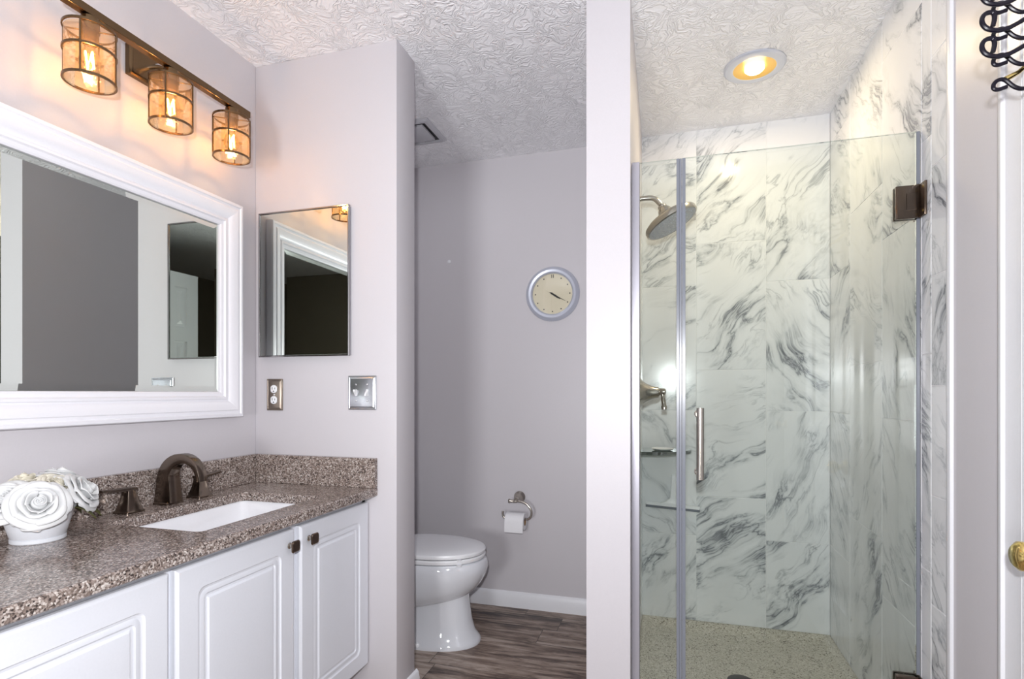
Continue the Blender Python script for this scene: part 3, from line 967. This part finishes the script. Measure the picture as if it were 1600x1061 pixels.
# ------------------------------------------------------------------ toilet
TY = 2.385
toi = thing('toilet', (-1.15, TY, 0), 'white porcelain toilet with closed lid behind the vanity end wall', 'toilet')
def egg(xf, xb, hw, z, n=48, pw=2.2):
    """egg outline pointing +x: front tip xf, back xb, half-width hw"""
    xc = xb+(xf-xb)*0.45
    pts = []
    for i in range(n):
        a = 2*PI*i/n
        c, s = math.cos(a), math.sin(a)
        x = xc+(xf-xc)*math.copysign(abs(c)**(2/2.0), c) if c > 0 else xc+(xc-xb)*math.copysign(abs(c)**(2/2.8), c)
        y = hw*math.copysign(abs(s)**(2/pw), s)
        pts.append(Vector((x, TY+y, z)))
    return pts
bm = B()
SEC = [(-0.852, -1.30, 0.148, 0.0, 0), (-0.852, -1.30, 0.148, 0.012, 0), (-0.860, -1.29, 0.142, 0.022, 0), (-0.880, -1.28, 0.126, 0.05, 0), (-0.893, -1.27, 0.117, 0.10, 0), (-0.903, -1.27, 0.111, 0.16, .2),
       (-0.908, -1.28, 0.108, 0.205, .7), (-0.909, -1.29, 0.108, 0.228, 1), (-0.897, -1.30, 0.124, 0.231, 1), (-0.874, -1.32, 0.147, 0.247, 1), (-0.848, -1.34, 0.165, 0.277, .75), (-0.827, -1.35, 0.179, 0.316, .3), (-0.818, -1.355, 0.183, 0.350, 0), (-0.823, -1.355, 0.181, 0.378, 0), (-0.832, -1.355, 0.175, 0.386, 0), (-0.85, -1.35, 0.155, 0.387, 0)]
def shear(lp, k):
    for p in lp: p.z += max(-0.085, min(0.0, (p.x+0.88)*0.22))*k
    return lp
loft(bm, [shear(egg(*q[:4]), q[4]) for q in SEC])
new('bowl', bm, 'porcelain', toi, angle=42)
bm = B()
loft(bm, [egg(*s) for s in ((-0.838, -1.29, 0.176, 0.390), (-0.832, -1.295, 0.181, 0.394), (-0.831, -1.295, 0.182, 0.404), (-0.836, -1.29, 0.178, 0.4105))])
for q in ((-0.90, 0.13), (-0.90, -0.13)): lathe(bm, [(0.012, 0.3868), (0.012, 0.391)], (q[0], TY+q[1], 0), n=14)
new('seat', bm, 'plastic', toi)
bm = B()
loft(bm, [egg(*s) for s in ((-0.838, -1.30, 0.177, 0.4135), (-0.832, -1.305, 0.182, 0.4165), (-0.831, -1.305, 0.183, 0.426), (-0.836, -1.30, 0.180, 0.433), (-0.855, -1.29, 0.165, 0.439), (-0.90, -1.25, 0.13, 0.443), (-0.98, -1.18, 0.07, 0.4445))])
for q in (0.13, -0.13): lathe(bm, [(0.010, 0.4105), (0.010, 0.414)], (-0.90, TY+q, 0), n=14)
new('lid', bm, 'plastic', toi)
for s in (-0.075, 0.075):
    bm = B(); box(bm, -1.335, TY+s-0.022, 0.387, -1.295, TY+s+0.022, 0.425, 0.006, 3)
    new('hinge', bm, 'plastic', toi)
bm = B()
loft(bm, [[Vector((u, v, z)) for u, v in rrect(-1.555, TY-a, -1.36+b, TY+a, 0.03, 5)] for z, a, b in ((0.388, 0.17, -0.02), (0.42, 0.195, -0.005), (0.70, 0.215, 0.0), (0.72, 0.216, 0.0))])
new('tank', bm, 'porcelain', toi)
bm = B()
panel(bm, (-1.558, TY-0.225, -1.345, TY+0.225), [(0.004, 0.721, 0.03), (0, 0.724, 0.03), (0, 0.745, 0.03), (0.006, 0.755, 0.03), (0.02, 0.758, 0.03)], lambda u, v, h: Vector((u, v, h)))
new('tank_lid', bm, 'porcelain', toi)
bm = B(); lathe(bm, [(0.014, 0), (0.014, 0.01), (0.006, 0.013)], (-1.36, TY-0.15, 0.665), (1, 0, 0), 16); tube(bm, [(-1.347, TY-0.15, 0.665), (-1.340, TY-0.12, 0.662), (-1.338, TY-0.07, 0.655)], 0.005, 10)
new('flush_lever', bm, 'chrome', toi)
bm = B(); tube(bm, smooth_path([(-1.20, TY-0.07, 0.05), (-1.16, TY-0.085, 0.13), (-1.22, TY-0.085, 0.21), (-1.30, TY-0.06, 0.24)]), 0.042, 14)
new('trapway', bm, 'porcelain', toi)
for s in (-1, 1):
    bm = B(); lathe(bm, [(0.016, 0), (0.016, 0.006), (0.012, 0.014), (0, 0.018)], (-1.10, TY+s*0.135, 0.012), n=18)
    new('bolt_cap', bm, 'plastic', toi)

# ------------------------------------------------------------------ wall clock
clk = thing('wall_clock', (-0.604, YB, 1.524), 'round silver rimmed wall clock with cream face on the back wall', 'clock')
CC = Vector((-0.605, YB-0.001, 1.667))
fb = lambda a, r, h: CC+Vector((r*math.sin(a), -h, r*math.cos(a)))
bm = B()
lathe(bm, [(0.1435, 0), (0.1435, 0.006), (0.139, 0.016), (0.126, 0.024), (0.114, 0.022), (0.1065, 0.014), (0.1065, 0.004)], CC, (0, -1, 0), 72, cap0=True, cap1=False)
new('rim', bm, 'silver_paint', clk)
bm = B(); lathe(bm, [(0.1062, 0.003), (0.1062, 0.006)], CC, (0, -1, 0), 64)
new('face', bm, 'cream', clk)
for k in range(1, 12):
    bm = B(); lathe(bm, [(0.0035, 0), (0.0035, 0.0008)], fb(k*PI/6, 0.092, 0.006), (0, -1, 0), 10)
    new('hour_mark', bm, 'dark', clk)
bm = B()
for dx in (-0.0045, 0.0045):
    box(bm, CC.x+dx-0.0018, CC.y-0.0069, CC.z+0.084, CC.x+dx+0.0018, CC.y-0.006, CC.z+0.102)
new('twelve_mark', bm, 'dark', clk, label='double bar at twelve')
def hand(name, a, l0, l1, w, h):
    bm = B()
    d = Vector((math.sin(a), 0, math.cos(a))); s = Vector((math.cos(a), 0, -math.sin(a)))
    pts = [(l0, w*0.5), (l0*0.3, w), (l1*0.6, w), (l1, w*0.3)]
    lp = [(t, ww) for t, ww in pts]+[(t, -ww) for t, ww in reversed(pts)]
    loft(bm, [[CC+d*t+s*ww+Vector((0, -hh, 0)) for t, ww in lp] for hh in (h, h+0.0012)])
    new(name, bm, 'dark', clk)
hand('hour_hand', 2.16, -0.014, 0.050, 0.0048, 0.0085)
hand('minute_hand', 2.09, -0.020, 0.080, 0.0016, 0.0105)
bm = B(); lathe(bm, [(0.004, 0.006), (0.004, 0.0128), (0, 0.013)], CC, (0, -1, 0), 14); new('pin', bm, 'dark', clk)
bm = B(); lathe(bm, [(0.1062, 0.0155), (0.08, 0.0185), (0.04, 0.0205), (0.0, 0.021)], CC, (0, -1, 0), 64, cap0=False, cap1=False)
new('crystal', bm, 'clock_glass', clk)

# ------------------------------------------------------------------ toilet paper
tph = thing('toilet_paper_holder', (-0.782, YB, 0.596), 'brushed nickel open arm toilet paper holder on the back wall', 'toilet paper holder')
RY = YB-0.074
bm = B()
lathe(bm, [(0.031, 0), (0.031, 0.004), (0.026, 0.010), (0.014, 0.022), (0.010, 0.040), (0.010, 0.080)], (-0.785, YB-0.001, 0.592), (0, -1, 0), 28)
new('rosette', bm, 'nickel', tph)
bm = B()
lathe(bm, [(0.011, 0), (0.012, 0.004), (0.008, 0.012), (0.009, 0.03), (0.0075, 0.045)], (-0.825, RY, 0.582), (1, 0, 0), 20)
pts = [(-0.80, RY, 0.582), (-0.76, RY, 0.582), (-0.728, RY, 0.570), (-0.706, RY, 0.545), (-0.702, RY, 0.520), (-0.712, RY, 0.498), (-0.735, RY, 0.490), (-0.78, RY, 0.489), (-0.83, RY, 0.489), (-0.850, RY, 0.495), (-0.857, RY, 0.510), (-0.857, RY, 0.526)]
tube(bm, smooth_path(pts, 6), 0.006, 12)
new('arm', bm, 'nickel', tph)
rol = thing('toilet_paper_roll', (-0.785, RY, 0.4), 'white toilet paper roll hanging on the nickel holder', 'toilet paper')
bm = B()
rz = 0.478
pr = [(0.0205, -0.05), (0.043, -0.05), (0.0445, -0.048), (0.0445, 0.048), (0.043, 0.05), (0.0205, 0.05)]
lathe(bm, pr, (-0.786, RY, rz), (1, 0, 0), 44, cap0=False, cap1=False)
# hanging sheet at the front
lp = []
for i in range(8):
    t = i/7
    lp.append([(x, RY-0.0450-0.001*math.sin(t*3), rz-0.050*t) for x in (-0.835, -0.737)])
v_ = [[bm.verts.new(p) for p in l] for l in lp]
for a, b in zip(v_[:-1], v_[1:]): bm.faces.new((a[0], a[1], b[1], b[0]))
new('paper', bm, 'paper', rol)
bm = B()
lathe(bm, [(0.0195, -0.05), (0.0205, -0.05), (0.0205, 0.05), (0.0195, 0.05)], (-0.786, RY, rz), (1, 0, 0), 32, cap0=False, cap1=False)
lathe(bm, [(0.0195, -0.05), (0.0195, 0.05)], (-0.786, RY, rz), (1, 0, 0), 32, cap0=False, cap1=False)
new('core', bm, 'card', rol, label='brown cardboard core')

# ------------------------------------------------------------------ exhaust vent
ven = thing('exhaust_vent', (-1.21, 2.445, CZ-0.02), 'square white exhaust fan grille on the ceiling above the toilet', 'vent')
fc = lambda u, v, h: Vector((u, v, CZ-0.0005-h))
VR = (-1.325, 2.325, -1.088, 2.562)
bm = B(); panel(bm, VR, [(0, 0, 0.004), (0, 0.004, 0.004), (0.010, 0.012, 0.004), (0.022, 0.014, 0.003), (0.024, 0.004, 0.003)], fc, cap0=False, cap1=False, k=2)
new('frame', bm, 'dial_grey', ven, angle=20)
bm = B(); panel(bm, VR, [(0.02, 0.001, 0.003), (0.02, 0.003, 0.003)], fc, k=2); new('duct', bm, 'black', ven, label='black duct opening')
bm = B(); panel(bm, VR, [(0.044, 0.006, 0.004), (0.044, 0.015, 0.004), (0.048, 0.017, 0.004)], fc, k=2)
for (a, b, c, d) in ((VR[0]+0.1, VR[1]+0.02, VR[0]+0.13, VR[1]+0.05), (VR[0]+0.1, VR[3]-0.05, VR[0]+0.13, VR[3]-0.02)):
    box(bm, a, b, CZ-0.012, c, d, CZ-0.006)
new('panel', bm, 'dial_grey', ven)

# ------------------------------------------------------------------ recessed shower light
sl = thing('shower_light', (0.306, 2.320, CZ-0.01), 'round recessed shower light with glowing warm bulb in the ceiling', 'light')
SLC = Vector((0.306, 2.320, CZ-0.0005))
bm = B(); lathe(bm, [(0.112, 0), (0.112, 0.004), (0.106, 0.009), (0.082, 0.011), (0.078, 0.009), (0.078, 0.001)], SLC, (0, 0, -1), 64, cap0=False, cap1=False)
new('trim_ring', bm, 'silver_paint', sl)
bm = B(); lathe(bm, [(0.0785, 0.0085), (0.066, 0.006), (0.05, 0.0035), (0.0, 0.002)], SLC, (0, 0, -1), 48, cap0=False, cap1=False)
new('reflector', bm, 'gold_reflector', sl)
bm = B(); lathe(bm, [(0.030, 0.004), (0.036, 0.006), (0.036, 0.012), (0.028, 0.020), (0.0, 0.023)], SLC, (0, 0, -1), 40)
new('bulb', bm, 'lens_glow', sl, label='glowing bulb face')
lamp('shower_bulb_light', 'AREA', (0.306, 2.320, CZ-0.026), 3.4, (1.0, 0.80, 0.50), 0.06)

# ------------------------------------------------------------------ shower pan and curb
pan = thing('shower_pan', (0.28, 2.35, 0), 'beige speckled stone shower floor pan with low raised edge', 'shower pan')
bm = B()
panel(bm, (-0.143, 1.905, XR-0.0005, YS-0.0005), [(0, 0.0, 0), (0, 0.046, 0), (0.012, 0.050, 0), (0.030, 0.044, 0.01), (0.055, 0.030, 0.03), (0.10, 0.026, 0.05)], lambda u, v, h: Vector((u, v, h)), k=4)
new('basin', bm, 'pan', pan, angle=60)
bm = B(); box(bm, -0.127, 1.80, 0.0, XR-0.0005, 1.905, 0.10, 0.008, 3)
new('curb', bm, 'pan', pan)
bm = B(); lathe(bm, [(0.050, 0.0), (0.050, 0.003), (0.044, 0.004), (0.0, 0.004)], (0.255, 2.300, 0.0262), n=40)
new('drain', bm, 'black', pan, label='round black drain')

# ------------------------------------------------------------------ shower glass
gt = 0.008
def glass_sheet(x0, x1, z0, z1):
    bm = B()
    box(bm, x0, YG-gt/2, z0, x1, YG+gt/2, z1)
    bm.normal_update()
    for f in bm.faces: f.material_index = 0 if abs(f.normal.y) > 0.9 else 1
    return bm
fpn = thing('shower_side_panel', (-0.05, YG, 0.10), 'narrow fixed glass shower panel in a metal channel beside the wall end', 'shower panel')
new('glass', glass_sheet(-0.118, 0.020, 0.104, ZG), ['glass', 'glass_edge'], fpn, smooth=False)
bm = B()
box(bm, -0.1285, YG-0.014, 0.10, -0.104, YG-0.0045, ZG, 0.001, 1); box(bm, -0.1285, YG+0.0045, 0.10, -0.104, YG+0.014, ZG, 0.001, 1)
box(bm, -0.1285, YG-0.0044, 0.10, -0.1185, YG+0.0044, ZG)
new('wall_channel', bm, 'alu', fpn, smooth=False, label='brushed aluminium wall channel')
bm = B(); box(bm, 0.0205, YG-0.006, 0.112, 0.0285, YG+0.006, ZG-0.001, 0.001, 1); box(bm, 0.012, YG-0.0065, 0.112, 0.0205, YG-0.0042, ZG-0.001, 0.0005, 1)
new('seal_strip', bm, 'seal', fpn, smooth=False)

dr = thing('shower_door', (0.36, YG, 0.12), 'frameless clear glass shower door with bar handle and bronze hinges', 'shower door')
new('glass', glass_sheet(0.030, 0.676, 0.120, ZG), ['glass', 'glass_edge'], dr, smooth=False)
bm = B(); box(bm, 0.0292, YG-0.006, 0.122, 0.040, YG-0.0042, ZG-0.001, 0.0005, 1)
new('seal_strip', bm, 'seal', dr, smooth=False)
bm = B()
for z0, z1 in ((0.122, 0.232), (0.334, 1.652), (1.752, ZG-0.001)):
    box(bm, 0.6765, YG-0.006, z0, 0.6855, YG+0.006, z1, 0.001, 1)
new('seal_strip', bm, 'seal', dr, smooth=False)
for zc in (1.700, 0.283):
    bm = B()
    panel(bm, (0.622, zc-0.048, 0.679, zc+0.048), [(0, 0.0042, 0.002), (0, 0.012, 0.002), (0.003, 0.0165, 0.002)], lambda u, v, h: Vector((u, YG-h, v)), k=2)
    panel(bm, (0.622, zc-0.048, 0.679, zc+0.048), [(0, 0.0042, 0.002), (0, 0.012, 0.002), (0.003, 0.0165, 0.002)], lambda u, v, h: Vector((u, YG+h, v)), k=2)
    tube(bm, [(0.677, YG-0.010, zc-0.048), (0.677, YG-0.010, zc+0.048)], 0.0065, 14)
    hg = new('hinge', bm, 'bronze_plate', dr, angle=25, label='square bronze door hinge')
    bm = B()
    box(bm, 0.6805, YG-0.048, zc-0.048, 0.6872, YG+0.03, zc+0.048, 0.0015, 2)
    new('wall_plate', bm, 'bronze', hg)
    bm = B()
    box(bm, 0.649, YG-0.0182, zc-0.024, 0.677, YG-0.0162, zc+0.024, 0.0006, 1)
    box(bm, 0.648, YG-0.0186, zc-0.024, 0.650, YG-0.0170, zc+0.024)
    new('knuckle', bm, 'bronze_plate', hg, smooth=False)
    for dz in (-0.034, 0.034):
        bm = B(); lathe(bm, [(0.004, 0), (0.004, 0.0015), (0, 0.002)], (0.6808, YG-0.037, zc+dz), (-1, 0, 0), 14)
        new('screw', bm, 'brass', hg)
bm = B()
hx = 0.083
tube(bm, smooth_path([(hx, YG-0.045, 0.878), (hx, YG-0.045, 0.90), (hx, YG-0.045, 1.08), (hx, YG-0.045, 1.100)], 4), 0.0115, 20)
for z in (0.898, 1.082):
    lathe(bm, [(0.013, 0.0042), (0.013, 0.007), (0.0095, 0.009), (0.0095, 0.045)], (hx-0.004, YG, z), (0, -1, 0), 20)
new('handle', bm, 'nickel', dr, label='polished nickel bar pull handle')

# ------------------------------------------------------------------ shower fittings
SY = 2.35
XW = -0.1438
shd = thing('rain_shower', (XW, SY, 1.955), 'round brushed nickel rain shower head on the shower side wall', 'shower head')
bm = B()
lathe(bm, [(0.028, 0), (0.028, 0.004), (0.016, 0.014)], (XW, SY, 1.955), (1, 0, 0), 24)
tube(bm, smooth_path([(XW, SY, 1.955), (-0.105, SY, 1.957), (-0.075, SY, 1.953), (-0.055, SY, 1.935), (-0.038, SY, 1.912)], 5), 0.0105, 14)
new('arm', bm, 'nickel', shd)
ax = Vector((0.47, -0.05, -0.88)).normalized()
H0 = Vector((-0.045, SY, 1.922))
bm = B()
lathe(bm, [(0.012, -0.002), (0.018, 0.004), (0.018, 0.012), (0.024, 0.020), (0.030, 0.034), (0.034, 0.048), (0.060, 0.052), (0.092, 0.060), (0.108, 0.070), (0.111, 0.076), (0.111, 0.090), (0.107, 0.094), (0.104, 0.092)], H0, ax, 56)
new('shower_head', bm, 'nickel', shd)
bm = B()
lathe(bm, [(0.1035, 0.0915), (0.1035, 0.0935), (0.0, 0.0945)], H0, ax, 48)
u_, w_ = frame_of(ax)
for rr, n in ((0.022, 8), (0.044, 14), (0.066, 20), (0.088, 26)):
    for k in range(n):
        a = 2*PI*k/n
        lathe(bm, [(0.0032, 0), (0.0022, 0.004), (0, 0.0042)], H0+ax*0.0935+u_*(rr*math.cos(a))+w_*(rr*math.sin(a)), ax, 7)
new('nozzle_face', bm, 'dial_grey', shd, label='grey nozzle face')
val = thing('shower_valve', (XW, SY, 1.155), 'brushed nickel shower valve lever on the side wall below the shower head', 'shower valve')
bm = B()
lathe(bm, [(0.080, 0), (0.080, 0.004), (0.070, 0.010), (0.050, 0.022), (0.037, 0.040), (0.029, 0.058), (0.024, 0.074), (0.022, 0.088), (0.012, 0.094)], (XW, SY, 1.150), (1, 0, 0), 40)
new('escutcheon', bm, 'nickel', val)
bm = B()
lathe(bm, [(0.010, 0.088), (0.014, 0.094), (0.014, 0.112), (0.010, 0.117), (0, 0.118)], (XW, SY, 1.153), (1, 0, 0), 20)
tube(bm, smooth_path([(XW+0.103, SY, 1.153), (XW+0.106, SY-0.004, 1.128), (XW+0.110, SY-0.008, 1.098), (XW+0.111, SY-0.010, 1.080)], 4), [0.008]*3+[0.007]*2+[0.009]*4+[0.0115]*2+[0.011]*2, 14)
new('lever', bm, 'nickel', val)

# quarter round corner shelf in the back left corner
she = B()
sz = 0.860
pts = [(0, 0)]
for i in range(17):
    a = PI/2*i/16
    pts.append((0.232*math.cos(a)**0.9 if math.cos(a) > 1e-6 else 0, 0.20*math.sin(a)**0.9 if math.sin(a) > 1e-6 else 0))
loft(she, [[Vector((XW+0.0005+u, YS-0.0005-v, z)) for u, v in pts] for z in (sz, sz+0.016)])
tag(new('corner_shelf', she, 'shelf_glass', smooth=False), 'pale quarter round corner shelf in the shower below the valve', 'shelf')
bm = B()
sp = Vector((0.0, 2.68, sz+0.0165))
lathe(bm, [(0.032, 0), (0.046, 0.004), (0.052, 0.009), (0.050, 0.0105), (0.044, 0.006), (0.0, 0.004)], (-0.045, 2.70, sz+0.0162), n=36)
tag(new('soap_dish', bm, 'plastic'), 'small white soap dish on the shower corner shelf', 'soap dish')

# squeegee hanging flat on the back wall
sq = thing('squeegee', (0.0, YS, 0.58), 'white plastic squeegee hanging on the marble back wall under the corner shelf', 'squeegee')
bm = B()
qy = YS-0.022
tilt = -0.055
def qp(u, v, h): 
    return Vector((0.0+u*math.cos(tilt)-v*math.sin(tilt), qy-h, 0.600+u*math.sin(tilt)+v*math.cos(tilt)))
def qbox(u0, v0, h0, u1, v1, h1):
    loft(bm, [[qp(u0, v0, h), qp(u1, v0, h), qp(u1, v1, h), qp(u0, v1, h)] for h in (h0, h1)])
loft(bm, [[qp(u+du, v, h) for u, h in rrect(-a, -0.008, a, 0.008, 0.004, 3)] for du, v, a in ((0.0, 0.006, 0.062), (0.0, 0.016, 0.035), (0.0, 0.035, 0.015), (0.0, 0.09, 0.0125), (0.0, 0.145, 0.013), (0.0, 0.150, 0.011))])
qbox(-0.125, -0.006, -0.007, 0.125, 0.008, 0.007)
new('handle', bm, 'plastic', sq)
bm = B()
qbox(-0.127, -0.019, -0.002, 0.127, -0.004, 0.002)
new('blade', bm, 'seal', sq, label='grey rubber blade')
bm = B()
lathe(bm, [(0.016, 0), (0.016, 0.004), (0.006, 0.008), (0.005, 0.020)], (0.008, YS-0.001, 0.735), (0, -1, 0), 18)
new('hook', bm, 'plastic', sq)

# ------------------------------------------------------------------ black hook rack on the door
rack = thing('hook_rack', (0.664, 1.20, 1.70), 'black wire hook rack hanging on the door at the right edge', 'hooks')
def c3(cx_, cy_, y):
    """photo crop measurement -> a point of the hook's own plane at depth y"""
    px, py = 1500+cx_/6.63, cy_/6.63
    xc = (px-800)/859.3; zc = (613.26-py)/859.3
    s, c = math.sin(0.2841), math.cos(0.2841)
    t = y/(c+s*xc)
    return Vector(((-s+c*xc)*t, y, 1.15+zc*t))
UP = [(560, 262), (470, 298), (400, 315), (330, 310), (270, 290), (232, 245), (230, 190), (262, 145), (320, 128), (352, 145), (356, 200), (340, 270)]
LO = [(663, 392), (600, 388), (540, 360), (480, 312), (430, 297), (375, 318), (345, 360), (352, 395), (395, 404), (485, 374)]
def hook_wires(dy, up=True):
    bm = B()
    if up:
        p = [c3(x, y+dy, 1.20) for x, y in UP]
        end = p[0].copy()
        st = Vector((0.662, 1.20, end.z+0.035))
        tube(bm, smooth_path([st, Vector((0.63, 1.20, end.z+0.022))]+p, 5), 0.0040, 10)
    p = [c3(x, y+dy, 1.235) for x, y in LO]
    st = Vector((0.662, 1.235, p[0].z+0.01))
    tube(bm, smooth_path([st, Vector((0.645, 1.235, p[0].z+0.002))]+p, 5), 0.0036, 10)
    new('hook', bm, 'wire_black', rack)
for k, dy in enumerate((-270, 0, 270)): hook_wires(dy)
hook_wires(525, False)
bm = B(); box(bm, 0.6575, 1.19, 1.62, 0.6655, 1.245, 1.98, 0.001, 1)
new('strap', bm, 'wire_black', rack)
bm = B()
p0 = c3(470, 822, 1.25)
tube(bm, [p0, p0+Vector((0.02, 0, 0.010)), Vector((0.658, 1.25, p0.z+0.045))], [0.0055, 0.004, 0.003], 10)
new('arm', bm, 'brass', rack, label='thin brass arm')

# small dark peg and filler dot on the alcove walls
bm = B(); box(bm, -0.975, YE2, 1.505, -0.960, YE2+0.013, 1.522, 0.002, 2)
tag(new('wall_peg', bm, 'black'), 'tiny black peg on the toilet side of the vanity end wall', 'hook')
bm = B(); lathe(bm, [(0.010, 0), (0.010, 0.002), (0.006, 0.004), (0, 0.0045)], (-1.192, YB-0.0005, 1.877), (0, -1, 0), 20)
tag(new('wall_plug', bm, 'trim'), 'small white round wall plug on the grey back wall left of the clock', 'wall plug')
